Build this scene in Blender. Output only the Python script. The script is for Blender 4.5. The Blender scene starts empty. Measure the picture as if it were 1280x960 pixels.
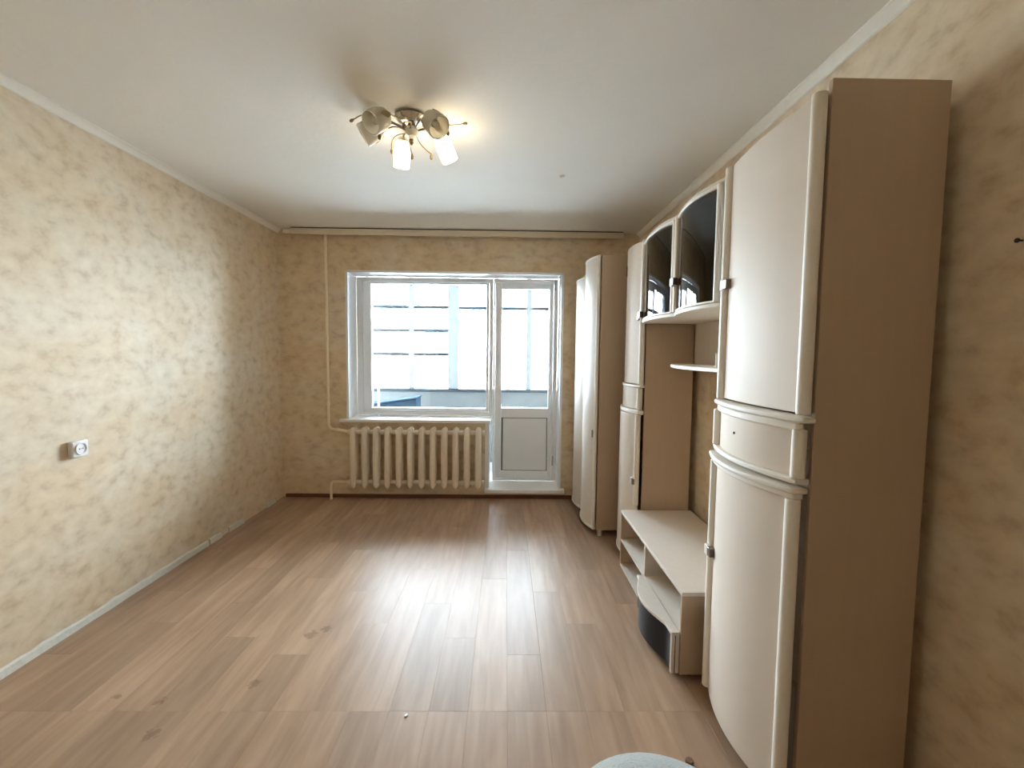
import bpy, bmesh, math, random
from mathutils import Vector, Matrix, noise
random.seed(7)
sc = bpy.context.scene
PI = math.pi

# ------------------------------------------------------------------ camera
f_px, pitch, yaw, roll, CH = 571.0, math.radians(3.74), math.radians(.80), math.radians(.635), 1.455
fw = Vector((math.sin(yaw)*math.cos(pitch), math.cos(yaw)*math.cos(pitch), -math.sin(pitch)))
rt = Vector((math.cos(yaw), -math.sin(yaw), 0)); up = rt.cross(fw)
r2 = rt*math.cos(roll) + up*math.sin(roll); u2 = -rt*math.sin(roll) + up*math.cos(roll)
cam = bpy.data.cameras.new('camera'); cam.sensor_fit = 'HORIZONTAL'; cam.sensor_width = 36
cam.lens = f_px/1280*36; cam.clip_start = .03; cam.clip_end = 400
co = bpy.data.objects.new('camera', cam); sc.collection.objects.link(co)
m = Matrix.Identity(4)
for i in range(3):
    m[i][0] = r2[i]; m[i][1] = u2[i]; m[i][2] = -fw[i]
m[0][3], m[1][3], m[2][3] = 0, 0, CH
co.matrix_world = m
sc.camera = co

# ------------------------------------------------------------------ sky, exposure
SKY = 27.0
w = bpy.data.worlds.new('overcast_sky'); sc.world = w; w.use_nodes = True
wn = w.node_tree; bg = wn.nodes['Background']
tc = wn.nodes.new('ShaderNodeTexCoord'); sx = wn.nodes.new('ShaderNodeSeparateXYZ'); cr = wn.nodes.new('ShaderNodeValToRGB')
wn.links.new(tc.outputs['Generated'], sx.inputs[0]); wn.links.new(sx.outputs[2], cr.inputs[0])
cr.color_ramp.elements[0].position = 0.0; cr.color_ramp.elements[0].color = (.78, .895, 1.0, 1)
cr.color_ramp.elements[1].position = 1.0; cr.color_ramp.elements[1].color = (.78, .90, 1.0, 1)
wn.links.new(cr.outputs[0], bg.inputs[0]); bg.inputs[1].default_value = SKY
vs = sc.view_settings
vs.view_transform = 'Standard'; vs.look = 'None'; vs.exposure = 1.45; vs.gamma = 1.0; vs.use_curve_mapping = False
sc.cycles.use_denoising = True
sc.cycles.max_bounces = 10; sc.cycles.diffuse_bounces = 7; sc.cycles.glossy_bounces = 4
sc.cycles.transparent_max_bounces = 16; sc.cycles.caustics_reflective = False; sc.cycles.caustics_refractive = False
sc.cycles.sample_clamp_indirect = 8

def portal(x, y, z, sx_, sz_):
    l = bpy.data.lights.new('sky_portal', 'AREA'); l.shape = 'RECTANGLE'; l.size = sx_; l.size_y = sz_
    l.cycles.is_portal = True
    o = bpy.data.objects.new('sky_portal', l); sc.collection.objects.link(o)
    o.location = (x, y, z); o.rotation_euler = (-PI/2, 0, 0)      # faces into the room (-Y)
    return o
portal(-.50, 4.90, 1.5, 2.16, 1.56)
portal(-.65, 6.16, 1.7, 3.9, 1.46)

# ------------------------------------------------------------------ helpers
COL = sc.collection
class MB:
    def __init__(s): s.v = []; s.f = []
    def add(s, vs_, fs):
        n = len(s.v); s.v += [tuple(q) for q in vs_]; s.f += [tuple(i+n for i in q) for q in fs]; return s
    def box(s, x0, x1, y0, y1, z0, z1):
        return s.add([(x0,y0,z0),(x1,y0,z0),(x1,y1,z0),(x0,y1,z0),(x0,y0,z1),(x1,y0,z1),(x1,y1,z1),(x0,y1,z1)],
              [(0,3,2,1),(4,5,6,7),(0,1,5,4),(1,2,6,5),(2,3,7,6),(3,0,4,7)])
    def prism(s, pts, z0, z1):                      # pts: XY outline
        n = len(pts)
        a = sum(pts[i][0]*pts[(i+1)%n][1]-pts[(i+1)%n][0]*pts[i][1] for i in range(n))
        if a < 0: pts = pts[::-1]
        return s.add([(x,y,z0) for x,y in pts]+[(x,y,z1) for x,y in pts],
              [tuple(range(n))[::-1], tuple(range(n,2*n))]+[(i,(i+1)%n,(i+1)%n+n,i+n) for i in range(n)])
    def cyl(s, x, y, z0, z1, r, n=16, r1=None):
        r1 = r if r1 is None else r1
        return s.add([(x+r*math.cos(2*PI*i/n), y+r*math.sin(2*PI*i/n), z0) for i in range(n)] +
                     [(x+r1*math.cos(2*PI*i/n), y+r1*math.sin(2*PI*i/n), z1) for i in range(n)],
              [tuple(range(n))[::-1], tuple(range(n,2*n))]+[(i,(i+1)%n,(i+1)%n+n,i+n) for i in range(n)])
    def tube(s, pts, r, n=10, rs=None):
        pts = [Vector(p) for p in pts]; rings = []
        a = None
        for i, p in enumerate(pts):
            d = (pts[min(i+1,len(pts)-1)]-pts[max(i-1,0)]).normalized()
            if a is None: a = d.orthogonal().normalized()
            a = (a - d*a.dot(d)).normalized(); b = d.cross(a)
            rr = rs[i] if rs else r
            rings.append([p + a*rr*math.cos(2*PI*k/n) + b*rr*math.sin(2*PI*k/n) for k in range(n)])
        vs_ = [q for rg in rings for q in rg]; fs = [tuple(range(n))[::-1], tuple(range(len(vs_)-n, len(vs_)))]
        for i in range(len(pts)-1):
            for k in range(n):
                fs.append((i*n+k, i*n+(k+1)%n, (i+1)*n+(k+1)%n, (i+1)*n+k))
        return s.add(vs_, fs)
    def lathe(s, prof, org, axis, n=24, ref=None):  # prof: (r, t) along axis
        axis = Vector(axis).normalized(); org = Vector(org)
        a = axis.orthogonal().normalized(); b = axis.cross(a)
        vs_ = []; fs = []
        for r, t in prof:
            r = max(r, 1e-4)
            vs_ += [org + axis*t + a*r*math.cos(2*PI*k/n) + b*r*math.sin(2*PI*k/n) for k in range(n)]
        for i in range(len(prof)-1):
            for k in range(n): fs.append((i*n+k, i*n+(k+1)%n, (i+1)*n+(k+1)%n, (i+1)*n+k))
        return s.add(vs_, fs)
    def build(s, name, mat, parent=None, bevel=0, smooth=True, kind=None, origin=None):
        me = bpy.data.meshes.new(name)
        ro = Vector(origin) if origin else Vector((0,0,0))
        pw = world_loc(parent) if parent else Vector((0,0,0))
        me.from_pydata([Vector(v)-pw-ro for v in s.v], [], s.f); me.update()
        bm = bmesh.new(); bm.from_mesh(me); bmesh.ops.recalc_face_normals(bm, faces=bm.faces); bm.to_mesh(me); bm.free()
        if smooth: me.shade_smooth(); me.set_sharp_from_angle(angle=math.radians(35))
        o = bpy.data.objects.new(name, me); COL.objects.link(o); o.location = ro
        if mat: me.materials.append(mat)
        if parent: o.parent = parent
        if bevel:
            b = o.modifiers.new('bevel', 'BEVEL'); b.width = bevel; b.segments = 2; b.limit_method = 'ANGLE'; b.angle_limit = math.radians(40)
        if kind: o['kind'] = kind
        return o
def world_loc(o):
    p = Vector((0,0,0))
    while o: p += o.location; o = o.parent
    return p
def tag(o, label, cat, group=None):
    o['label'] = label; o['category'] = cat
    if group: o['group'] = group
    return o
def thing(name, loc, label, cat, group=None):
    o = bpy.data.objects.new(name, None); COL.objects.link(o); o.location = loc; o.empty_display_size = .1
    return tag(o, label, cat, group)
def bowpts(y0, y1, xe, bow, th=None, n=20, back=None):
    P = []
    for i in range(n+1):
        t = i/n; P.append((xe - bow*(1-(2*t-1)**2), y0+(y1-y0)*t))
    if back is not None: return P + [(back, y1), (back, y0)]
    return P + [(x+th, y) for x, y in reversed(P)]

# ------------------------------------------------------------------ materials
def newmat(name):
    mt = bpy.data.materials.new(name); mt.use_nodes = True
    nt = mt.node_tree; return mt, nt, nt.nodes['Principled BSDF']
def N(nt, typ, **k):
    n = nt.nodes.new(typ)
    for a, b in k.items(): setattr(n, a, b)
    return n
def plain(name, col, rough=.5, metal=0, spec=.5, bump=0, bscale=60, var=0, vscale=8, coat=0, stretch=(1,1,1)):
    mt, nt, p = newmat(name)
    p.inputs['Roughness'].default_value = rough; p.inputs['Metallic'].default_value = metal
    p.inputs['Specular IOR Level'].default_value = spec; p.inputs['Coat Weight'].default_value = coat
    p.inputs['Base Color'].default_value = (*col, 1)
    tcn = N(nt, 'ShaderNodeTexCoord'); mp = N(nt, 'ShaderNodeMapping'); mp.inputs['Scale'].default_value = stretch
    nt.links.new(tcn.outputs['Object'], mp.inputs[0])
    n1 = N(nt, 'ShaderNodeTexNoise'); n1.inputs['Scale'].default_value = vscale; n1.inputs['Detail'].default_value = 4
    nt.links.new(mp.outputs[0], n1.inputs['Vector'])
    mx = N(nt, 'ShaderNodeMix', data_type='RGBA')
    mx.inputs[6].default_value = (*[c*(1-var) for c in col], 1); mx.inputs[7].default_value = (*[min(1, c*(1+var*.6)) for c in col], 1)
    nt.links.new(n1.outputs['Fac'], mx.inputs[0]); nt.links.new(mx.outputs[2], p.inputs['Base Color'])
    if bump:
        n2 = N(nt, 'ShaderNodeTexNoise'); n2.inputs['Scale'].default_value = bscale; nt.links.new(mp.outputs[0], n2.inputs['Vector'])
        b = N(nt, 'ShaderNodeBump'); b.inputs['Strength'].default_value = bump; b.inputs['Distance'].default_value = .01
        nt.links.new(n2.outputs['Fac'], b.inputs['Height']); nt.links.new(b.outputs[0], p.inputs['Normal'])
    return mt

def wallpaper(name='embossed_beige_wallpaper', c_lo=(.60,.475,.325), c_hi=(.80,.695,.535)):
    mt, nt, p = newmat(name); L = nt.links.new
    tcn = N(nt, 'ShaderNodeTexCoord')
    mp = N(nt, 'ShaderNodeMapping'); mp.inputs['Scale'].default_value = (1, 1, 1.5); L(tcn.outputs['Object'], mp.inputs[0])
    n0 = N(nt, 'ShaderNodeTexNoise'); n0.inputs['Scale'].default_value = 3.0; n0.inputs['Detail'].default_value = 2
    L(mp.outputs[0], n0.inputs['Vector'])
    wv = N(nt, 'ShaderNodeVectorMath', operation='SCALE'); wv.inputs['Scale'].default_value = .10; L(n0.outputs['Color'], wv.inputs[0])
    ad = N(nt, 'ShaderNodeVectorMath', operation='ADD'); L(mp.outputs[0], ad.inputs[0]); L(wv.outputs[0], ad.inputs[1])
    n1 = N(nt, 'ShaderNodeTexNoise'); n1.inputs['Scale'].default_value = 11; n1.inputs['Detail'].default_value = 4; n1.inputs['Roughness'].default_value = .55; n1.inputs['Distortion'].default_value = 0
    L(ad.outputs[0], n1.inputs['Vector'])
    r1 = N(nt, 'ShaderNodeValToRGB'); r1.color_ramp.elements[0].position = .28; r1.color_ramp.elements[1].position = .68
    r1.color_ramp.elements[0].color = (*c_lo, 1); r1.color_ramp.elements[1].color = (*c_hi, 1)
    e = r1.color_ramp.elements.new(.46); e.color = (c_lo[0]*.35+c_hi[0]*.65, c_lo[1]*.35+c_hi[1]*.65, c_lo[2]*.35+c_hi[2]*.65, 1)
    L(n1.outputs['Fac'], r1.inputs[0]); 
    n2 = N(nt, 'ShaderNodeTexNoise'); n2.inputs['Scale'].default_value = 2.2; n2.inputs['Detail'].default_value = 3; L(mp.outputs[0], n2.inputs['Vector'])
    r2_ = N(nt, 'ShaderNodeValToRGB'); r2_.color_ramp.elements[0].position = .35; r2_.color_ramp.elements[0].color = (.97,.90,.80,1); r2_.color_ramp.elements[1].position = .65; r2_.color_ramp.elements[1].color = (1,1,1,1)
    L(n2.outputs['Fac'], r2_.inputs[0])
    mx = N(nt, 'ShaderNodeMix', data_type='RGBA', blend_type='MULTIPLY'); mx.inputs[0].default_value = 1; L(r1.outputs[0], mx.inputs[6]); L(r2_.outputs[0], mx.inputs[7])
    L(mx.outputs[2], p.inputs['Base Color']); p.inputs['Roughness'].default_value = .62; p.inputs['Specular IOR Level'].default_value = .3
    b = N(nt, 'ShaderNodeBump'); b.inputs['Strength'].default_value = .18; b.inputs['Distance'].default_value = .006
    L(n1.outputs['Fac'], b.inputs['Height']); L(b.outputs[0], p.inputs['Normal'])
    return mt

def plank_mat():
    mt, nt, p = newmat('oak_laminate'); L = nt.links.new
    g = N(nt, 'ShaderNodeNewGeometry'); oi = N(nt, 'ShaderNodeObjectInfo')
    rv = N(nt, 'ShaderNodeVectorMath', operation='SCALE'); rv.inputs['Scale'].default_value = 1
    cb = N(nt, 'ShaderNodeCombineXYZ'); 
    mu = N(nt, 'ShaderNodeMath', operation='MULTIPLY'); mu.inputs[1].default_value = 37; L(oi.outputs['Random'], mu.inputs[0])
    L(mu.outputs[0], cb.inputs[0]); L(mu.outputs[0], cb.inputs[2])
    ad = N(nt, 'ShaderNodeVectorMath', operation='ADD'); L(g.outputs['Position'], ad.inputs[0]); L(cb.outputs[0], ad.inputs[1])
    mp = N(nt, 'ShaderNodeMapping'); mp.inputs['Scale'].default_value = (1, .09, 1); L(ad.outputs[0], mp.inputs[0])
    n1 = N(nt, 'ShaderNodeTexNoise'); n1.inputs['Scale'].default_value = 26; n1.inputs['Detail'].default_value = 6; n1.inputs['Distortion'].default_value = .5; L(mp.outputs[0], n1.inputs['Vector'])
    mp2 = N(nt, 'ShaderNodeMapping'); mp2.inputs['Scale'].default_value = (1, .25, 1); L(ad.outputs[0], mp2.inputs[0])
    n2 = N(nt, 'ShaderNodeTexNoise'); n2.inputs['Scale'].default_value = 7; n2.inputs['Detail'].default_value = 3; L(mp2.outputs[0], n2.inputs['Vector'])
    r = N(nt, 'ShaderNodeValToRGB'); r.color_ramp.elements[0].position = .3; r.color_ramp.elements[0].color = (.36,.228,.145,1)
    r.color_ramp.elements[1].position = .7; r.color_ramp.elements[1].color = (.46,.312,.208,1); L(n1.outputs['Fac'], r.inputs[0])
    hv = N(nt, 'ShaderNodeHueSaturation'); L(r.outputs[0], hv.inputs['Color'])
    m1 = N(nt, 'ShaderNodeMapRange'); m1.inputs[3].default_value = .90; m1.inputs[4].default_value = 1.1; L(oi.outputs['Random'], m1.inputs[0])
    m2 = N(nt, 'ShaderNodeMapRange'); m2.inputs[1].default_value = .3; m2.inputs[2].default_value = .7; m2.inputs[3].default_value = .90; m2.inputs[4].default_value = 1.08; L(n2.outputs['Fac'], m2.inputs[0])
    mm = N(nt, 'ShaderNodeMath', operation='MULTIPLY'); L(m1.outputs[0], mm.inputs[0]); L(m2.outputs[0], mm.inputs[1]); L(mm.outputs[0], hv.inputs['Value'])
    # a few scuffs and dark stains at their own spots
    col = hv.outputs[0]
    ns = N(nt, 'ShaderNodeTexNoise'); ns.inputs['Scale'].default_value = 45; ns.inputs['Detail'].default_value = 3; L(g.outputs['Position'], ns.inputs['Vector'])
    for (x, y, rad) in STAINS:
        vd = N(nt, 'ShaderNodeVectorMath', operation='DISTANCE'); vd.inputs[1].default_value = (x, y, 0); L(g.outputs['Position'], vd.inputs[0])
        s1 = N(nt, 'ShaderNodeMath', operation='MULTIPLY_ADD'); s1.inputs[1].default_value = .08; s1.inputs[2].default_value = -.04; L(ns.outputs['Fac'], s1.inputs[0])
        s2 = N(nt, 'ShaderNodeMath', operation='ADD'); L(vd.outputs['Value'], s2.inputs[0]); L(s1.outputs[0], s2.inputs[1])
        mr = N(nt, 'ShaderNodeMapRange'); mr.inputs[1].default_value = rad*.5; mr.inputs[2].default_value = rad; mr.inputs[3].default_value = .4; mr.inputs[4].default_value = 0; L(s2.outputs[0], mr.inputs[0])
        mx = N(nt, 'ShaderNodeMix', data_type='RGBA'); mx.inputs[7].default_value = (.09,.05,.03,1); L(mr.outputs[0], mx.inputs[0]); L(col, mx.inputs[6]); col = mx.outputs[2]
    L(col, p.inputs['Base Color'])
    mr = N(nt, 'ShaderNodeMapRange'); mr.inputs[3].default_value = .37; mr.inputs[4].default_value = .38; L(n2.outputs['Fac'], mr.inputs[0]); L(mr.outputs[0], p.inputs['Roughness'])
    p.inputs['Specular IOR Level'].default_value = .20
    b = N(nt, 'ShaderNodeBump'); b.inputs['Strength'].default_value = .03; b.inputs['Distance'].default_value = .002; L(n1.outputs['Fac'], b.inputs['Height']); L(b.outputs[0], p.inputs['Normal'])
    return mt
STAINS = [(-.99,2.28,.04), (-.93,2.33,.03), (-1.09,1.93,.03), (-1.42,1.83,.025), (-1.33,1.66,.03), (-1.62,1.85,.02)]

def thin_glass(name, tint, refl=1.0):
    mt, nt, p = newmat(name); nt.nodes.remove(p); L = nt.links.new
    out = nt.nodes['Material Output']
    t = N(nt, 'ShaderNodeBsdfTransparent'); t.inputs[0].default_value = (*tint, 1)
    g = N(nt, 'ShaderNodeBsdfGlossy'); g.inputs['Roughness'].default_value = .02
    fr = N(nt, 'ShaderNodeFresnel'); fr.inputs[0].default_value = 1.5
    mu = N(nt, 'ShaderNodeMath', operation='MULTIPLY'); mu.inputs[1].default_value = refl; L(fr.outputs[0], mu.inputs[0])
    mx = N(nt, 'ShaderNodeMixShader'); L(mu.outputs[0], mx.inputs[0]); L(t.outputs[0], mx.inputs[1]); L(g.outputs[0], mx.inputs[2]); L(mx.outputs[0], out.inputs[0])
    return mt

M = dict(
    paper = wallpaper(),
    ceil = plain('ceiling_whitewash', (.88,.86,.80), .85, spec=.2, bump=.15, bscale=25, var=.04, vscale=2),
    plank = plank_mat(),
    sub = plain('subfloor', (.22,.14,.08), .8),
    white = plain('white_plastic', (.86,.87,.88), .3),
    sillm = plain('white_sill_board', (.88,.86,.83), .3),
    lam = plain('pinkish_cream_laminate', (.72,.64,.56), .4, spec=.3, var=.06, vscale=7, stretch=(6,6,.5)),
    side = plain('shaded_side_laminate', (.50,.375,.265), .5, spec=.3, var=.06, vscale=7, stretch=(6,6,.5)),  # cabinet sides: warm shade put into a darker base colour
    door = plain('satin_cream_door_front', (.745,.66,.57), .5, spec=.07, coat=.0, var=.03, vscale=5, stretch=(4,4,.5)),
    gdoor = plain('glossy_wardrobe_front', (.73,.665,.59), .38, spec=.3, var=.03, vscale=5),
    mould = plain('glossy_cream_moulding', (.84,.79,.71), .45, spec=.25),
    cornice = plain('cornice_paint', (.88,.84,.75), .6, bump=.2, bscale=30),
    railm = plain('ivory_plastic', (.72,.64,.52), .45),
    rad = plain('cream_radiator_enamel', (.84,.75,.62), .4, bump=.15, bscale=40),
    pipe = plain('cream_pipe_enamel', (.90,.79,.60), .35, bump=.1, bscale=50),
    brownb = plain('red_brown_paint', (.16,.055,.025), .4, var=.3, vscale=10),
    chip = plain('chipped_white_plinth', (.72,.70,.62), .7, bump=.6, bscale=35, var=.12, vscale=14),
    chrome = plain('brushed_nickel', (.62,.58,.50), .25, metal=1),
    bronze = plain('aged_brass', (.20,.15,.09), .35, metal=.8),
    dark = plain('dark_gap', (.05,.03,.02), .7),
    handle = plain('smoky_handle', (.23,.20,.17), .3, metal=.6),
    glass = thin_glass('window_glass', (.97,.985,.99), .8),
    smoke = thin_glass('bronze_tinted_glass', (.72,.50,.38), 1.3),
    black = plain('dark_glossy_drawer_front', (.018,.020,.026), .3, spec=.15),
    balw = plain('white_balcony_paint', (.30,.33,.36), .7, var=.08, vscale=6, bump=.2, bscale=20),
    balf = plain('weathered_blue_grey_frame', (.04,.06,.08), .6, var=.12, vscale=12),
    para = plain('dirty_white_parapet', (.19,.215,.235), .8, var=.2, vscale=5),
    blue = plain('slate_blue_board', (.035,.07,.12), .9, spec=.02),
    conc = plain('concrete', (.45,.45,.44), .9),
    snow = plain('snowy_ground', (.80,.82,.84), .9, var=.1, vscale=.05),
    cloth = plain('grey_blue_velour', (.53,.55,.53), .95, bump=.6, bscale=200, var=.12, vscale=9),
    wood = plain('stained_wood_leg', (.20,.11,.06), .4),
)
def emis(name, col, s):
    mt, nt, p = newmat(name); p.inputs['Base Color'].default_value = (.9,.85,.75,1); p.inputs['Roughness'].default_value = .4
    p.inputs['Emission Color'].default_value = (*col, 1); p.inputs['Emission Strength'].default_value = s
    return mt
M['lit'] = emis('lit_frosted_glass', (1.0,.80,.50), 5.5)
M['frost'] = plain('unlit_frosted_glass', (.78,.74,.66), .25, spec=.6, coat=.4, var=.1, vscale=30)
def frosted(name, col):
    mt, nt, p = newmat(name); L = nt.links.new
    p.inputs['Base Color'].default_value = (*col, 1); p.inputs['Roughness'].default_value = .3
    tr = N(nt, 'ShaderNodeBsdfTranslucent'); tr.inputs[0].default_value = (*col, 1)
    mx = N(nt, 'ShaderNodeMixShader'); mx.inputs[0].default_value = .5
    L(p.outputs[0], mx.inputs[1]); L(tr.outputs[0], mx.inputs[2]); L(mx.outputs[0], nt.nodes['Material Output'].inputs[0]); return mt
M['frost'] = frosted('unlit_frosted_glass', (.85,.82,.74))
M['leaf'] = plain('olive_gold_shade_ornament', (.33,.28,.17), .35, metal=.3)

# ------------------------------------------------------------------ room shell
XL, XR, YB, YF, ZC = -2.22, 1.30, 4.54, -.45, 2.64
S = 'structure'
MB().box(XL-.15, XR+.15, YF-.15, YB+.0, -.14, -.010).build('floor', M['sub'], kind=S)
floor = bpy.data.objects['floor']
MB().box(XL-.15, XR+.15, YF-.15, 4.86, ZC, ZC+.15).build('ceiling', M['ceil'], kind=S)
MB().box(XL-.15, XL, YF-.15, 4.86, -.14, ZC).build('wall_left', M['paper'], kind=S)
MB().box(XR, XR+.15, YF-.15, 4.86, -.14, ZC).build('wall_right', M['paper'], kind=S)
# unseen wall behind the camera; wide opening and dark box added to absorb light
wf = MB(); wf.box(XL, -1.7, YF-.15, YF, -.14, ZC).box(1.15, XR, YF-.15, YF, -.14, ZC).box(-1.7, 1.15, YF-.15, YF, 2.25, ZC)
wf.build('wall_front', M['paper'], kind=S)
cd = MB(); cd.box(-2.2, 1.6, -2.0, YF-.151, -.15, -.01).box(-2.2, 1.6, -2.0, YF-.151, 2.5, 2.6).box(-2.3, -2.2, -2.0, YF-.151, -.15, 2.6).box(1.6, 1.7, -2.0, YF-.151, -.15, 2.6).box(-2.3, 1.7, -2.1, -2.0, -.15, 2.6)
cd.build('wall_light_absorber', plain('light_absorbing_brown', (.16,.11,.07), .8), kind=S)
# window wall, with the L-shaped opening of window and balcony door
WX0, WX1, DX0, WZ0, WZ1, DZ0, WY = -1.565, .552, -.17, .790, 2.246, .067, 4.80
wb = MB()
wb.box(XL, WX0, YB, 4.86, -.14, ZC).box(WX1, XR, YB, 4.86, -.14, ZC).box(WX0, WX1, YB, 4.86, WZ1, ZC)
wb.box(WX0, DX0, YB, 4.86, -.14, .766).box(DX0, WX1, YB, 4.86, -.14, DZ0)
wb.build('wall_back', M['paper'], kind=S, smooth=False)

# laminate planks, running towards the window
PW = .16; cache = {}
def plank(x0, x1, y0, y1):
    key = (round(x1-x0, 3), round(y1-y0, 3))
    if key not in cache:
        a, b = key[0]/2-.0002, key[1]/2-.0002; c = .0004; me = bpy.data.meshes.new('plank')
        me.from_pydata([(-a,-b,-.009),(a,-b,-.009),(a,b,-.009),(-a,b,-.009),(-a,-b,-c),(a,-b,-c),(a,b,-c),(-a,b,-c),
                        (-a+c,-b+c,0),(a-c,-b+c,0),(a-c,b-c,0),(-a+c,b-c,0)], [],
                       [(0,3,2,1),(0,1,5,4),(1,2,6,5),(2,3,7,6),(3,0,4,7),(4,5,9,8),(5,6,10,9),(6,7,11,10),(7,4,8,11),(8,9,10,11)])
        me.materials.append(M['plank']); cache[key] = me
    o = bpy.data.objects.new('plank', cache[key]); COL.objects.link(o); o.parent = floor
    o.location = ((x0+x1)/2, (y0+y1)/2, 0)
x = XL; ci = 0
offs = [0, .62, .27, .93, .48, .14, .79]
while x < XR-.01:
    x1 = min(x+PW, XR); ys = []
    # the row of end joints that line up at y = 1.774
    ys = [YF, 1.774, YB]
    y = 1.774 + .35 + offs[ci % 7]*.95
    while y < YB-.15: ys.append(y); y += 1.18
    y = 1.774 - .5 - offs[(ci*3+2) % 7]*.7
    while y > YF+.15: ys.append(y); y -= 1.18
    ys.sort()
    for a, b in zip(ys, ys[1:]): plank(x, x1, a, b)
    x = x1; ci += 1

# baseboards
def worn_strip(y0, y1, seed):
    mb = MB(); n = max(4, int((y1-y0)/.05)); vs_ = []; fs = []
    for i in range(n+1):
        yy = y0+(y1-y0)*i/n; h = .043 + .012*noise.noise(Vector((yy*4, seed, 0))) + .008*noise.noise(Vector((yy*17, seed, 3)))
        t = .016 + .004*noise.noise(Vector((yy*7, seed, 9)))
        vs_ += [(XL+.001, yy, .001), (XL+t, yy, .001), (XL+t*.7, yy, h*.8), (XL+.001, yy, h)]
    for i in range(n):
        for k in range(4): fs.append((4*i+k, 4*i+(k+1)%4, 4*i+4+(k+1)%4, 4*i+4+k))
    fs += [(0,1,2,3), tuple(4*n+k for k in (3,2,1,0))]
    return mb.add(vs_, fs)
bl = worn_strip(YF+.01, 3.36, 1.0).build('baseboard_left', M['chip'], kind=S)
worn_strip(3.38, 3.52, 5.0).build('plinth_chip', M['chip'], bl)
worn_strip(3.62, 3.83, 7.0).build('plinth_chip', M['chip'], bl)
worn_strip(4.20, 4.36, 11.0).build('plinth_chip', M['chip'], bl)
bb = MB().box(XL+.03, XR-.01, YB-.022, YB-.001, .001, .036)
bb.build('baseboard_back', M['brownb'], kind=S, bevel=.004)

# cornices
def cornice(p):                                     # profile (dx from wall, dz from ceiling)
    return [(0,0),(.036,0),(.036,-.006),(.026,-.010),(.021,-.017),(.012,-.024),(.008,-.036),(0,-.040)]
def run_y(name, xw, sgn, y0, y1):
    pr_ = cornice(0); n = len(pr_); vs_ = []; 
    for yy in (y0, y1): vs_ += [(xw+sgn*(a+.0005), yy, ZC-.0005+b) for a, b in pr_]
    MB().add(vs_, [tuple(range(n)), tuple(range(2*n-1, n-1, -1))]+[(i,(i+1)%n,(i+1)%n+n,i+n) for i in range(n)]).build(name, M['cornice'], kind=S)
run_y('trim_1', XL, 1, YF+.001, YB-.001)
run_y('trim_2', XR, -1, YF+.001, YB-.001)
MB().box(XL+.055, -2.075, YB-.03, YB-.001, ZC-.045, ZC-.001).build('trim_3', M['cornice'], kind=S, bevel=.008)

# white lining of the opening (reveals with a raised edge)
t = .010; e = YB-.008
rv = MB()
rv.box(WX0, WX0+t, e, WY, .80, WZ1).box(WX0, WX1, e, WY, WZ1-t, WZ1).box(WX1-t, WX1, e, WY, .107, WZ1-t)
rv.box(DX0-.030, DX0+t, e, YB+.02, .107, .766).box(DX0, DX0+t, YB+.02, WY, .107, .766)
rv.box(WX0-.010, WX0+.012, e-.003, YB-.001, .80, WZ1+.010).box(WX0-.010, WX1+.010, e-.003, YB-.001, WZ1-.012, WZ1+.010).box(WX1-.012, WX1+.012, e-.003, YB-.001, .107, WZ1+.010)
rv.build('trim_4', M['white'], kind=S)

# ------------------------------------------------------------------ window and balcony door
win = MB()
wx0, wx1, wz0, wz1 = WX0+.011, -.135, .80, WZ1-.011
fwid = .065
win.box(wx0, wx0+fwid, WY, WY+.07, wz0, wz1).box(wx1-.04, wx1, WY, WY+.07, wz0, wz1)
win.box(wx0+fwid, wx1-.04, WY, WY+.07, wz1-.045, wz1).box(wx0+fwid, wx1-.04, WY, WY+.07, wz0, wz0+.04)
wo = win.build('window_1', M['white'], kind=S, bevel=.004)
s = MB(); a0, a1, b0, b1 = wx0+fwid+.003, wx1-.043, wz0+.043, wz1-.048
gx0, gx1, gz0, gz1 = -1.400, -.209, .880, 2.168
s.box(a0, gx0, WY-.012, WY+.06, b0, b1).box(gx1, a1, WY-.012, WY+.06, b0, b1).box(gx0, gx1, WY-.012, WY+.06, gz1, b1).box(gx0, gx1, WY-.012, WY+.06, b0, gz0)
so = s.build('sash', M['white'], wo, bevel=.006)
MB().box(gx0-.005, gx1+.005, WY+.02, WY+.026, gz0-.005, gz1+.005).build('pane', M['glass'], so)
MB().box(-1.635, -.145, YB-.055, WY, .768, .797).build('window_sill', M['sillm'], wo, bevel=.005)

dm = MB(); dx0, dx1, dz0, dz1 = -.133, WX1-.011, .108, WZ1-.011
dm.box(dx0, dx0+.018, WY, WY+.07, dz0, dz1).box(dx1-.045, dx1, WY, WY+.07, dz0, dz1).box(dx0+.018, dx1-.045, WY, WY+.07, dz1-.04, dz1).box(dx0+.018, dx1-.045, WY, WY+.07, dz0, dz0+.03)
do = dm.build('door_1', M['white'], kind=S, bevel=.004)
lx0, lx1, lz0, lz1 = dx0+.021, dx1-.049, dz0+.033, dz1-.043
ex0, ex1, ez0, ez1 = -.044, .449, .888, 2.128
px0, px1, pz0, pz1 = -.031, .443, .215, .785
lf = MB()
lf.box(lx0, ex0, WY-.014, WY+.056, lz0, lz1).box(ex1, lx1, WY-.014, WY+.056, lz0, lz1).box(ex0, ex1, WY-.014, WY+.056, ez1, lz1)
lf.box(ex0, ex1, WY-.014, WY+.056, pz1, ez0).box(ex0, ex1, WY-.014, WY+.056, lz0, pz0)
lo = lf.build('door_leaf', M['white'], do, bevel=.005)
MB().box(ex0-.005, ex1+.005, WY+.02, WY+.026, ez0-.005, ez1+.005).build('pane', M['glass'], lo)
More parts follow.
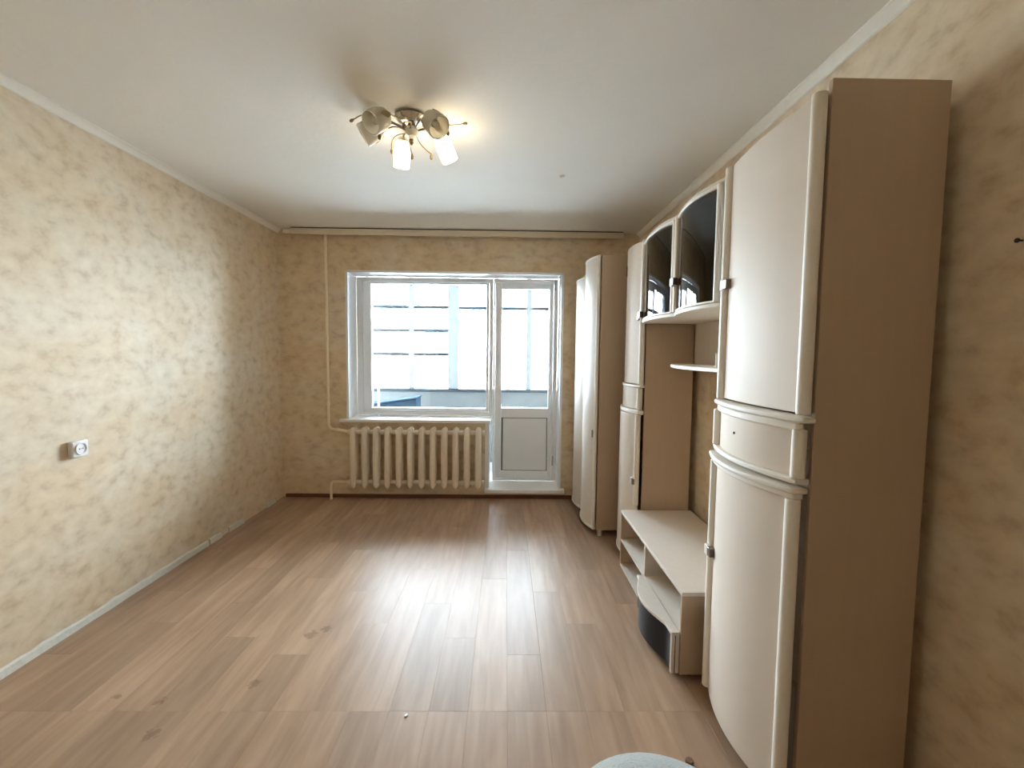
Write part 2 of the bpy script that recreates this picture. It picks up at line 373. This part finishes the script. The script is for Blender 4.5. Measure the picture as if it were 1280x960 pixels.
MB().box(px0+.006, px1-.006, WY-.004, WY+.03, pz0+.008, pz1-.008).build('lower_panel', M['white'], lo, bevel=.004)
gr = MB(); g = .004
gr.box(ex0+.001, ex1-.001, WY+.006, WY+.012, pz0, pz1)
gr.build('panel_groove', plain('grey_gasket', (.20,.19,.18), .7), lo)
for z in (.33, 2.17):
    MB().cyl(lx1+.012, WY-.016, z-.05, z+.05, .009, 12).build('hinge', plain('grey_hinge', (.45,.47,.48), .4), lo)
MB().box(DX0-.030, WX1+.045, YB-.075, WY-.001, .069, .106).build('door_sill', M['sillm'], do, bevel=.005)

# ------------------------------------------------------------------ balcony beyond the glass
MB().box(-2.7, 1.4, 4.861, 6.12, -.15, .02).build('balcony_floor', M['conc'], kind=S)
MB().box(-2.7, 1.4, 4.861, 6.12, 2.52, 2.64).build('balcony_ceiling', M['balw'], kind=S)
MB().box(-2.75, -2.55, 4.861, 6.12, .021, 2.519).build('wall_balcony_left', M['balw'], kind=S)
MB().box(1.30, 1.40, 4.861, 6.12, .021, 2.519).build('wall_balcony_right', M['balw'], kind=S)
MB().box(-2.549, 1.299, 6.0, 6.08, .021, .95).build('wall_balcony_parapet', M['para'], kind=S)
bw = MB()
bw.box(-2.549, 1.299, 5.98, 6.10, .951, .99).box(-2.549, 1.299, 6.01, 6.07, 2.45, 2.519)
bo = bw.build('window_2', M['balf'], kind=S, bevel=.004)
posts = [-2.52, -1.82, -1.237, -.69, -.13, .30, .84, 1.27]
for i, xx in enumerate(posts):
    ww = .07 if abs(xx+.69) < .01 or abs(xx-.84) < .01 else .034
    MB().box(xx-ww, xx+ww, 6.015, 6.065, .991, 2.449).build('mullion', M['balw'] if ww > .03 else M['balf'], bo, bevel=.004)
for i in range(len(posts)-1):
    a, b = posts[i]+.035, posts[i+1]-.035
    if abs(posts[i]+.69) < .01 or abs(posts[i]-.84) < .01: a += .038
    if abs(posts[i+1]+.69) < .01 or abs(posts[i+1]-.84) < .01: b -= .038
    for z in ((2.055, 1.75, 1.44) if i < 3 else (2.05,)):
        MB().box(a, b, 6.025, 6.055, z-.022, z+.022).build('glazing_bar', M['balf'], bo)
    MB().box(a, b, 6.037, 6.041, .992, 2.448).build('pane', M['glass'], bo)
MB().box(-60, 60, 6.5, 160, -12.2, -12).build('ground', M['snow'], kind=S)

bx = MB(); bx.add([(-1.56,5.25,.021),(-1.03,5.25,.021),(-1.03,5.55,.021),(-1.56,5.55,.021),(-1.56,5.25,.845),(-1.03,5.25,.925),(-1.03,5.55,.925),(-1.56,5.55,.845)],
      [(0,3,2,1),(4,5,6,7),(0,1,5,4),(1,2,6,5),(2,3,7,6),(3,0,4,7)])
tb = thing('storage_box', (-1.3,5.4,.021), 'slate blue box with a sloping top standing on the balcony behind the window', 'box')
bx.build('box_body', M['blue'], tb, bevel=.004)
MB().add([(-1.58,5.235,.846),(-1.02,5.235,.931),(-1.02,5.565,.931),(-1.58,5.565,.846),(-1.58,5.235,.862),(-1.02,5.235,.947),(-1.02,5.565,.947),(-1.58,5.565,.862)],
      [(0,3,2,1),(4,5,6,7),(0,1,5,4),(1,2,6,5),(2,3,7,6),(3,0,4,7)]).build('box_lid', M['blue'], tb, bevel=.003)
po = thing('balcony_pole', (-1.435,5.17,.021), 'thin white pole standing upright on the balcony in front of the blue box', 'pole')
MB().tube([(-1.435,5.17,.03),(-1.435,5.17,1.07)], .012).build('pole_shaft', M['white'], po)
MB().cyl(-1.435, 5.17, .021, .034, .05, 20).build('pole_foot', M['white'], po)

# ------------------------------------------------------------------ radiator and pipes
ra = thing('radiator', (-.87,4.44,0.12), 'cream enamelled cast iron radiator of twelve columns under the window sill', 'radiator')
def section():
    mb = MB()
    for yy, r in ((4.395, .024), (4.475, .022)):
        prof = []
        # column with rounded head and pointed foot, oval in plan
        zs = [(.135,.004),(.150,.014),(.170,.023),(.195,.021),(.240,.0235),(.610,.0235),(.665,.021),(.690,.024),(.712,.022),(.728,.012),(.733,.003)]
        n = 14; vs_ = []; fs = []
        for z, rr in zs:
            k = rr/.024*r
            vs_ += [(-0.0 + k*1.28*math.cos(2*PI*i/n), yy-4.44 + k*.95*math.sin(2*PI*i/n), z-.12) for i in range(n)]
        for j in range(len(zs)-1):
            for i in range(n): fs.append((j*n+i, j*n+(i+1)%n, (j+1)*n+(i+1)%n, (j+1)*n+i))
        fs += [tuple(range(n))[::-1], tuple(range(len(vs_)-n, len(vs_)))]
        mb.add(vs_, fs)
    for z in (.185, .682):
        mb.tube([(-.0551, -.005, z-.12), (-.0551+.012, -.005, z-.12), (-.03,-.005,z-.12), (0,-.005,z-.12), (.03,-.005,z-.12), (.0551-.012,-.005,z-.12), (.0551,-.005,z-.12)], .02, 14, [.024,.024,.019,.024,.019,.024,.024])
        mb.tube([(0,-.045,z-.12),(0,.035,z-.12)], .018, 10)
    me = bpy.data.meshes.new('radiator_section'); me.from_pydata(mb.v, [], mb.f); me.update()
    bm = bmesh.new(); bm.from_mesh(me); bmesh.ops.recalc_face_normals(bm, faces=bm.faces); bm.to_mesh(me); bm.free()
    me.shade_smooth(); me.set_sharp_from_angle(angle=math.radians(50)); me.materials.append(M['rad']); return me
sme = section()
for i in range(12):
    o = bpy.data.objects.new('radiator_section', sme); COL.objects.link(o); o.parent = ra
    o.location = (-1.473+.1102*i+.87, 0, 0)
for xx in (-1.25, -.48):
    MB().box(xx-.012, xx+.012, 4.49, YB-.001, .66, .672).build('wall_bracket', M['pipe'], ra)
for z in (.185, .682):
    MB().lathe([(0,-.022),(.026,-.020),(.026,0),(.012,.004)], (-.222,4.435,z), (-1,0,0)).build('end_plug', M['rad'], ra)

def arc(c, r, a0, a1, n=6, plane='xz'):
    return [(c[0]+r*math.cos(a0+(a1-a0)*i/n), c[1], c[2]+r*math.sin(a0+(a1-a0)*i/n)) for i in range(n+1)]
rp = thing('heating_riser', (-1.745,4.51,.69), 'cream painted heating pipe running from the ceiling down to the radiator top', 'pipe')
pts = [(-1.752,4.51,ZC-.002), (-1.747,4.51,.78)] + arc((-1.697,4.51,.745), .05, PI, PI*1.5) + [(-1.60,4.47,.690), (-1.535,4.435,.684)]
MB().tube(pts, .0135, 12).build('riser_tube', M['pipe'], rp)
MB().cyl(-1.747, 4.51, .93, .965, .019, 12).build('coupling', M['pipe'], rp)
MB().tube([(-1.665,4.494,.694),(-1.64,4.488,.693)], .020, 10).build('coupling', M['pipe'], rp)
rp2 = thing('heating_return', (-1.72,4.46,.001), 'short cream painted pipe bending from the radiator bottom down to the floor', 'pipe')
pts = [(-1.535,4.435,.185), (-1.66,4.46,.185)] + [(-1.68-.035*math.sin(a), 4.465, .15+.035*math.cos(a)) for a in (0,.4,.8,1.2,1.57)] + [(-1.715,4.465,.08), (-1.715,4.465,.001)]
MB().tube(pts, .0135, 12).build('return_tube', M['pipe'], rp2)

# curtain rail along the ceiling
cu = thing('curtain_rail', (-.5,4.47,2.585), 'long ivory curtain rail fascia fixed to the ceiling above the window', 'curtain rail')
MB().box(-2.065, 1.12, 4.447, 4.459, 2.572, 2.628).build('fascia', M['railm'], cu, bevel=.003)
MB().box(-2.06, 1.115, 4.461, 4.487, 2.610, 2.638).build('rail_body', M['dark'], cu)  # dark colour paints the shade in the slot above the fascia

# ------------------------------------------------------------------ outlet, nail, ceiling plug
ou = thing('wall_socket', (XL,2.37,.945), 'white surface-mounted electrical socket on the left wall', 'socket')
MB().box(XL+.001, XL+.028, 2.318, 2.408, .90, .985).build('socket_box', M['white'], ou, bevel=.006)
MB().lathe([(.003,.030),(.024,.030),(.028,.034),(.031,.034),(.033,.026)], (XL,2.363,.943), (1,0,0)).build('socket_ring', M['white'], ou)
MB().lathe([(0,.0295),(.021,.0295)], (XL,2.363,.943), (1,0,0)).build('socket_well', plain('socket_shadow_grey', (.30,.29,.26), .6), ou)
for dy in (-.0095, .0095): MB().lathe([(0,.0305),(.0035,.0305)], (XL,2.363+dy,.943), (1,0,0), 10).build('pin_hole', M['dark'], ou)
na = MB().lathe([(0,.018),(.006,.017),(.006,.014),(.0025,.013),(.0025,.001)], (XR,1.155,1.755), (-1,0,0), 12).build('nail', M['dark']); tag(na, 'small dark nail head in the right wall beside the tall cabinet', 'nail')
cp = MB().lathe([(0,.012),(.012,.010),(.018,.004),(.02,.001)], (.363,3.115,ZC), (0,0,-1), 16).build('ceiling_hook', M['cornice']); tag(cp, 'small pale round hook base on the bare ceiling right of the lamp', 'hook')

# ------------------------------------------------------------------ wall unit
DK = M['dark']
def strip(parent, x, y, z0, z1, r=.020):
    return MB().cyl(x, y, z0, z1, r, 18).build('edge_moulding', M['mould'], parent, bevel=.003)
def clip(parent, x, y, z, h=.042):                 # small square handle gripping the door edge
    o = MB().box(x-.030, x-.012, y-.014, y+.014, z-h/2, z+h/2).build('handle', M['mould'], parent, bevel=.003)
    MB().box(x-.031, x-.006, y-.042, y-.013, z-h/2+.002, z+h/2-.002).build('handle_grip', M['handle'], o, bevel=.003)
    return o

# near tall cabinet
ta = thing('tall_cabinet', (1.08,1.62,0), 'tall cream cabinet nearest the camera with a bare side panel and bowed lower door', 'cabinet')
y0, y1, xf, xb, zt = 1.323, 1.925, .911, 1.25, 2.24
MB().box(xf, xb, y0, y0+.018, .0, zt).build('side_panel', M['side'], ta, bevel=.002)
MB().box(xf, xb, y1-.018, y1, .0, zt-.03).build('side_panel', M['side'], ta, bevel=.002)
MB().box(xf+.004, xb, y0+.018, y1-.018, zt-.05, zt-.032).build('top_board', M['lam'], ta)
MB().box(xf+.004, xb, y0+.018, y1-.018, .06, .078).build('bottom_board', M['lam'], ta)
MB().box(xf+.03, xf+.045, y0+.018, y1-.018, .0, .06).build('plinth', M['lam'], ta)
MB().box(xb-.006, xb, y0+.018, y1-.018, .078, zt-.05).build('back_board', M['lam'], ta)
MB().box(xf+.002, xb-.008, y0+.018, y1-.018, 1.06, 1.078).build('shelf', M['lam'], ta)
ya, yb = 1.335, 1.850
d = MB().prism(bowpts(ya+.012, yb-.022, .882, .018, .018), 1.288, 2.200).build('upper_door', M['door'], ta, bevel=.002)
strip(d, .883, ya, 1.285, 2.202); strip(d, .885, yb, 1.285, 2.202); clip(d, .890, yb-.008, 1.74)
l1 = MB().prism(bowpts(ya-.028, yb+.030, .868, .045, back=.906), 1.262, 1.280).build('ledge', M['mould'], ta, bevel=.006)
dr = MB().prism(bowpts(ya+.008, yb-.008, .878, .045, .018), 1.094, 1.248).build('drawer_front', M['door'], ta, bevel=.002)
MB().prism(bowpts(ya, yb, .868, .047, .022), 1.236, 1.261).build('ledge', M['mould'], dr, bevel=.006)
MB().prism(bowpts(ya-.012, yb+.018, .866, .050, back=.906), 1.076, 1.094).build('ledge', M['mould'], dr, bevel=.005)
strip(dr, .876, ya, 1.095, 1.240); strip(dr, .876, yb, 1.095, 1.240)
ym, xm = (ya+yb)/2-.03, .838
MB().lathe([(0,.004),(.004,.003),(.005,0)], (xm-.004,ym+.075,1.178), (-1,0,0), 12).build('screw_hole', DK, dr)
ld = MB().prism(bowpts(ya+.004, yb-.004, .873, .050, .018), .060, 1.040).build('lower_door', M['door'], ta, bevel=.002)
MB().prism(bowpts(ya-.018, yb+.024, .852, .058, back=.900), 1.048, 1.066).build('ledge', M['mould'], ld, bevel=.006)
MB().prism(bowpts(ya-.010, yb+.012, .860, .056, .03), 1.030, 1.049).build('ledge', M['mould'], ld, bevel=.004)
strip(ld, .866, ya, .058, 1.030, .021); strip(ld, .872, yb, .058, 1.030, .021); clip(ld, .868, yb-.010, .655)

# cabinet with smoked glass doors, hanging between the tall cabinets
ga = thing('glass_cabinet', (1.08,2.47,1.66), 'cream wall cabinet with two bowed smoked glass doors between the tall cabinets', 'cabinet')
gy0, gy1, gz0, gz1 = 1.930, 3.018, 1.665, 2.20
gm = (gy0+gy1)/2
ym_ = 2.44
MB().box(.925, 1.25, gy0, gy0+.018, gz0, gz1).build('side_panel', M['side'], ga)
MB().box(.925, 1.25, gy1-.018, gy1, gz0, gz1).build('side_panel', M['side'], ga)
MB().box(.925, 1.25, ym_-.009, ym_+.009, gz0+.018, gz1-.018).build('divider', M['lam'], ga)
MB().box(1.243, 1.25, gy0+.018, gy1-.018, 1.395, gz1-.018).build('back_board', M['lam'], ga)
def two_bow(xe, bow, back):
    P = []
    for (a, b) in ((gy0, ym_), (ym_, gy1)):
        P += bowpts(a, b, xe, bow, back=back)[:-2]
    return P + [(back, gy1), (back, gy0)]
MB().prism(two_bow(.895, .045, 1.242), gz0, gz0+.018).build('bottom_board', M['mould'], ga, bevel=.004)
MB().prism(two_bow(.905, .040, 1.242), gz1-.018, gz1).build('top_board', M['lam'], ga, bevel=.004)
MB().box(.94, 1.24, gy0+.02, ym_-.01, 1.92, 1.928).build('glass_shelf', M['smoke'], ga)
MB().box(.94, 1.24, ym_+.01, gy1-.02, 1.92, 1.928).build('glass_shelf', M['smoke'], ga)
for (a, b) in ((gy0+.001, ym_-.004), (ym_+.004, gy1-.004)):
    dd = MB().prism(bowpts(a+.03, b-.03, .896, .040, .005), gz0+.022, gz1-.036).build('glass_door', M['smoke'], ga)
    MB().prism(bowpts(a, b, .896, .044, .016), gz1-.036, gz1-.020).build('door_rail', M['mould'], dd, bevel=.003)
    MB().prism(bowpts(a, b, .896, .044, .012), gz0+.020, gz0+.030).build('door_rail', M['mould'], dd, bevel=.003)
    for yy in (a+.016, b-.016): MB().cyl(.893, yy, gz0+.022, gz1-.022, .016, 16).build('edge_moulding', M['mould'], dd, bevel=.003)
    if a < 2.1: clip(dd, .890, b-.016, 1.84)
    else: clip(dd, .890, b-.016, 1.72)

# shelf in the niche, with a little rod on it
sh = MB()
P = []
for i in range(25):
    tt = i/24; yy = 1.93+(3.018-1.93)*tt
    P.append((.90+.20*tt**2.2 - .015*math.sin(PI*tt), yy))
sh.prism(P+[(1.240,3.018),(1.240,1.93)], 1.386, 1.404)
sh = sh.build('niche_shelf', M['mould'], bevel=.004); tag(sh, 'thin cream shelf with a curved front edge under the glass cabinet', 'shelf')
rd = thing('shelf_rod', (.99,2.14,1.4045), 'small thin cream rod standing upright on the curved niche shelf', 'rod')
MB().tube([(.99,2.14,1.4045),(.99,2.14,1.462),(.985,2.135,1.470)], .0045, 10).build('rod_stem', M['mould'], rd)
MB().cyl(.99, 2.14, 1.4045, 1.409, .010, 12).build('rod_foot', M['mould'], rd)

# narrow tall cabinet
na_ = thing('narrow_cabinet', (1.1,3.24,0), 'narrow tall cream cabinet between the glass cabinet and the far wardrobe', 'cabinet')
ny0, ny1 = 3.030, 3.462
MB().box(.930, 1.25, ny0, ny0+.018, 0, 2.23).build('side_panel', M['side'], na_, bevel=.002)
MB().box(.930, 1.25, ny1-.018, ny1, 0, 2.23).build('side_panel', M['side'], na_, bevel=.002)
MB().box(.934, 1.25, ny0+.018, ny1-.018, 2.20, 2.218).build('top_board', M['lam'], na_)
MB().box(.934, 1.25, ny0+.018, ny1-.018, .05, .068).build('bottom_board', M['lam'], na_)
MB().box(1.244, 1.25, ny0+.018, ny1-.018, .068, 2.20).build('back_board', M['lam'], na_)
na_yb = ny1-.006; na_ya = ny0+.012
d = MB().prism(bowpts(na_ya+.02, na_yb, .905, .035, .018), 1.262, 2.215).build('upper_door', M['door'], na_, bevel=.003)
strip(d, .905, na_ya, 1.26, 2.217, .018); clip(d, .905, na_ya+.026, 1.71)
MB().box(.872, .878, na_yb-.10, na_yb-.085, 2.03, 2.10).build('keyhole_plate', M['bronze'], d)
MB().prism(bowpts(na_ya-.02, na_yb+.004, .895, .045, back=.929), 1.240, 1.256).build('ledge', M['mould'], na_, bevel=.005)
dr = MB().prism(bowpts(na_ya+.01, na_yb, .900, .042, .018), 1.092, 1.238).build('drawer_front', M['door'], na_, bevel=.002)
strip(dr, .900, na_ya, 1.092, 1.236, .018)
MB().prism(bowpts(na_ya-.02, na_yb+.004, .888, .050, back=.926), 1.058, 1.088).build('ledge', M['mould'], na_, bevel=.006)
ld = MB().prism(bowpts(na_ya+.01, na_yb, .893, .055, .018), .06, 1.056).build('lower_door', M['door'], na_, bevel=.002)
strip(ld, .893, na_ya, .44, 1.056, .018); clip(ld, .893, na_ya+.032, .60)
MB().prism(bowpts(na_ya, na_yb+.004, .888, .056, .03), .045, .062).build('ledge', M['mould'], ld, bevel=.004)

# low TV stand
tv = thing('tv_stand', (1.03,2.49,0), 'low cream media stand with open compartments and a protruding dark drawer', 'tv stand')
x0, x1, ty0, ty1, tz = .790, 1.262, 1.946, 3.024, .410
MB().box(x0, x1, ty0, ty1, tz-.018, tz).build('top_board', M['lam'], tv, bevel=.002)
for nm, (a, b) in (('side_panel', (ty0, ty0+.016)), ('side_panel', (ty1-.016, ty1)), ('divider', (2.48, 2.496))):
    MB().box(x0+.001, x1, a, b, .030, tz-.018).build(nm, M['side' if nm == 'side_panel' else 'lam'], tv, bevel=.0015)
MB().box(x0+.001, x1, ty0+.016, ty1-.016, .030, .046).build('bottom_board', M['lam'], tv)
MB().box(x0+.001, x1, ty0+.016, 2.48, .206, .220).build('shelf', M['lam'], tv)
MB().box(x0+.001, x1, 2.496, ty1-.016, .204, .218).build('shelf', M['lam'], tv)
MB().box(x1-.004, x1+.0, ty0+.016, ty1-.016, .046, tz-.018).build('back_board', M['lam'], tv)
for px, py in ((.85,2.0),(1.2,2.0),(.85,2.96),(1.2,2.96)): MB().cyl(px, py, 0, .030, .018, 12).build('foot', DK, tv)
def dpts(xe, bow, back, a=ty0+.004, b=2.486, k=1.0):
    P = []
    for i in range(25):
        tt = i/24; sft = math.sin(PI*min(1, max(0, (tt-.14)/.80)))**1.0
        P.append((xe - bow*sft, a+(b-a)*tt))
    return P + [(back, b), (back, a)]
dt = MB().prism(dpts(.750, .055, .788), .210, .224).build('drawer', M['lam'], tv, bevel=.002)
MB().prism(dpts(.758, .052, .786), .036, .208).build('drawer_front', M['black'], dt, bevel=.002)
MB().box(.752, .768, ty0+.0035, ty0+.020, .034, .2095).build('drawer_edge', M['lam'], dt, bevel=.002)
MB().box(.770, .788, ty0+.0035, ty0+.020, .034, .2095).build('drawer_edge', M['lam'], dt, bevel=.002)

# far wardrobe in the corner
wa = thing('corner_wardrobe', (1.0,4.0,0), 'tall cream wardrobe with two bowed glossy doors in the corner beside the balcony door', 'wardrobe')
wy0, wy1, wxf = 3.565, 4.500, .735
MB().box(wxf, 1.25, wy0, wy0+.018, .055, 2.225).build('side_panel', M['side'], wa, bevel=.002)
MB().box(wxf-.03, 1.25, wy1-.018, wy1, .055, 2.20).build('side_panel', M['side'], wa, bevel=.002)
MB().box(wxf+.004, 1.25, wy0+.018, wy1-.018, 2.19, 2.208).build('top_board', M['lam'], wa)
MB().box(wxf+.004, 1.25, wy0+.018, wy1-.018, .055, .073).build('bottom_board', M['lam'], wa)
MB().box(1.244, 1.25, wy0+.018, wy1-.018, .073, 2.19).build('back_board', M['lam'], wa)
for px, py in ((.77,3.60),(1.2,3.60),(.77,4.46),(1.2,4.46)): MB().cyl(px, py, 0, .055, .018, 12, .022).build('foot', M['lam'], wa)
wa_doors = [(3.572, 4.055, .712, .052, .075, 2.215), (4.060, 4.495, .700, .045, .075, 2.13)]
for (a, b, xe, bow, z0, z1) in wa_doors:
    d = MB().prism(bowpts(a+.012, b-.004, xe, bow, .018), z0, z1).build('door_leaf', M['gdoor'], wa, bevel=.002)
    MB().prism(bowpts(a, b, xe-.006, bow+.002, .026), z0-.018, z0+.002).build('ledge', M['mould'], d, bevel=.005)
    MB().prism(bowpts(a, b, xe-.002, bow+.001, .022), z1, z1+.014).build('ledge', M['mould'], d, bevel=.004)
    strip(d, xe+.002, a+.006, z0, z1, .014)
MB().box(.688, .699, 3.590, 3.604, .80, .86).build('handle', M['handle'], wa, bevel=.002)

# ------------------------------------------------------------------ ceiling lamp
LX, LY = -.487, 2.385
la = thing('ceiling_lamp', (LX,LY,ZC), 'five-arm ceiling lamp with frosted glass shades, two of them lit', 'ceiling lamp')
MB().lathe([(0,-.001),(.075,-.001),(.082,-.010),(.070,-.022),(.045,-.030),(.02,-.034),(.001,-.036)], (LX,LY,ZC-.0), (0,0,1), 32).build('ceiling_plate', M['chrome'], la)
MB().lathe([(.001,-.030),(.018,-.034),(.014,-.048),(.030,-.058),(.036,-.072),(.026,-.088),(.012,-.094),(.016,-.104),(.010,-.114),(.001,-.118)], (LX,LY,ZC), (0,0,1), 24).build('hub', M['frost'], la)
MB().lathe([(.001,-.034),(.019,-.036),(.017,-.048),(.012,-.052)], (LX,LY,ZC), (0,0,1), 20).build('hub_collar', M['bronze'], la)
MB().lathe([(.012,-.112),(.009,-.120),(.011,-.127),(.005,-.136),(.001,-.140)], (LX,LY,ZC), (0,0,1), 16).build('finial', M['bronze'], la)
lamps = []
spec = [(24, 1, .45), (120, 1, .20), (188, 0, 1.0), (228, 0, .95), (316, 0, .85)]
for ang, lit, tilt in spec:
    a = math.radians(ang); dx, dy = math.cos(a), math.sin(a)
    def Q(r, z): return (LX+dx*r, LY+dy*r, ZC+z)
    arm = MB().tube([Q(.02,-.070), Q(.05,-.052), Q(.090,-.038), Q(.125,-.040), Q(.140,-.055)], .0055, 10).build('arm', M['chrome'], la)
    ax = Vector((dx*math.sin(tilt), dy*math.sin(tilt), -math.cos(tilt))); o0 = Vector(Q(.140,-.050))
    MB().lathe([(.001,-.006),(.020,-.004),(.030,.006),(.034,.018),(.031,.020),(.002,.014)], o0, ax, 20).build('shade_holder', M['chrome'], arm)
    L_ = .145 if lit else .115
    rr = 1.0 if lit else 1.3
    n = 24; prof = [(.026,.012),(.034,.022),(.040,.045),(.043,.080),(.0435,.110),(.041,L_)]
    inner = [(.038,L_),(.040,.105),(.039,.075),(.035,.045),(.028,.026),(.001,.022)]
    sd = MB().lathe([(r*rr, q) for r, q in prof+inner], o0, ax, 28).build('shade', M['lit'] if lit else M['frost'], arm)
    if lit:
        MB().lathe([(.001,L_-.001),(.038,L_-.001)], o0, ax, 24).build('bulb', M['lit'], arm)
    else:
        MB().lathe([(.001,.024),(.012,.030),(.014,.050),(.019,.070),(.017,.086),(.001,.096)], o0, ax, 16).build('bulb', M['frost'], arm)
    # painted leaf ornament on the shade: three raised petals round its neck
    u = ax.orthogonal().normalized(); v = ax.cross(u)
    for k in range(3):
        pm = MB()
        th = 2*PI*k/3+.5; n_ = 7
        vs_ = []; fs = []
        for i in range(n_):
            s_ = i/(n_-1); wdt = .62*math.sin(PI*min(1, s_*.9+.1))
            rb = (.036+.009*s_)*rr+.0012
            for q in (-1, 0, 1):
                ag = th+q*wdt*.55+.25*s_
                vs_.append(o0+ax*(.018+.062*s_)+(u*math.cos(ag)+v*math.sin(ag))*rb)
        for i in range(n_-1):
            for q in range(2): fs.append((i*3+q, i*3+q+1, i*3+q+4, i*3+q+3))
        pm.add(vs_, fs)
        if not lit: pm.build('leaf_ornament', M['leaf'], arm)
for ang, rr, dz, cur in ((5,.255,-.020,.02),(182,.285,-.022,.02),(64,.17,-.115,-.03),(138,.17,-.105,-.03),(210,.16,-.12,-.03),(268,.15,-.10,-.02),(350,.19,-.075,-.02),(100,.07,-.150,-.02)):
    a = math.radians(ang); pts = []
    for i in range(9):
        s_ = i/8; r = .02+(rr-.02)*s_; z = -.075*(1-s_)+dz*s_ + .030*math.sin(PI*s_)*(1 if cur > 0 else .6)
        ag = a + .25*math.sin(PI*s_)
        pts.append((LX+r*math.cos(ag), LY+r*math.sin(ag), ZC+z))
    td = MB().tube(pts, .0030, 8).build('tendril', M['bronze'], la)
    e = Vector(pts[-1]); dirn = (Vector(pts[-1])-Vector(pts[-2])).normalized() if cur > 0 else Vector((0,0,-1))
    MB().lathe([(.001,-.004),(.005,.004),(.0085,.016),(.007,.026),(.001,.032)], e, dirn, 12).build('bead', M['bronze'], td)

# ------------------------------------------------------------------ stool at the bottom edge, crumbs
st = thing('round_stool', (.352,.893,0), 'round stool with a grey-blue velour seat at the bottom edge of the photo', 'stool')
cx, cy, R_ = .352, .893, .215
sm = MB().lathe([(.001,.455),(.08,.4545),(.15,.451),(.190,.444),(.216,.434),(.224,.420),(.224,.395),(.216,.388),(.001,.388)], (cx,cy,0), (0,0,1), 48)
sm.build('seat', M['cloth'], st)
MB().lathe([(.001,.387),(.195,.387),(.195,.365),(.001,.365)], (cx,cy,0), (0,0,1), 32).build('seat_frame', M['wood'], st)
for k in range(4):
    a = PI/4+k*PI/2
    MB().tube([(cx+.13*math.cos(a), cy+.13*math.sin(a), .366),(cx+.17*math.cos(a), cy+.17*math.sin(a), .008)], .016, 12, [.018,.013]).build('leg', M['wood'], st)
cbn = MB().lathe([(.001,.006),(.006,.005),(.008,.0025),(.006,.0005)], (-.385,1.749,0), (0,0,1), 8).build('paint_fleck', M['white']); tag(cbn, 'tiny white paint fleck on the laminate by the cross joint', 'fleck')
ck = thing('bottle_cap', (.672,1.535,.0), 'small dark brown cap lying on the floor just right of the stool', 'cap')
MB().lathe([(.001,.014),(.013,.014),(.015,.010),(.015,.001),(.001,.001)], (.672,1.535,0), (0,0,1), 16).build('cap_body', M['wood'], ck)
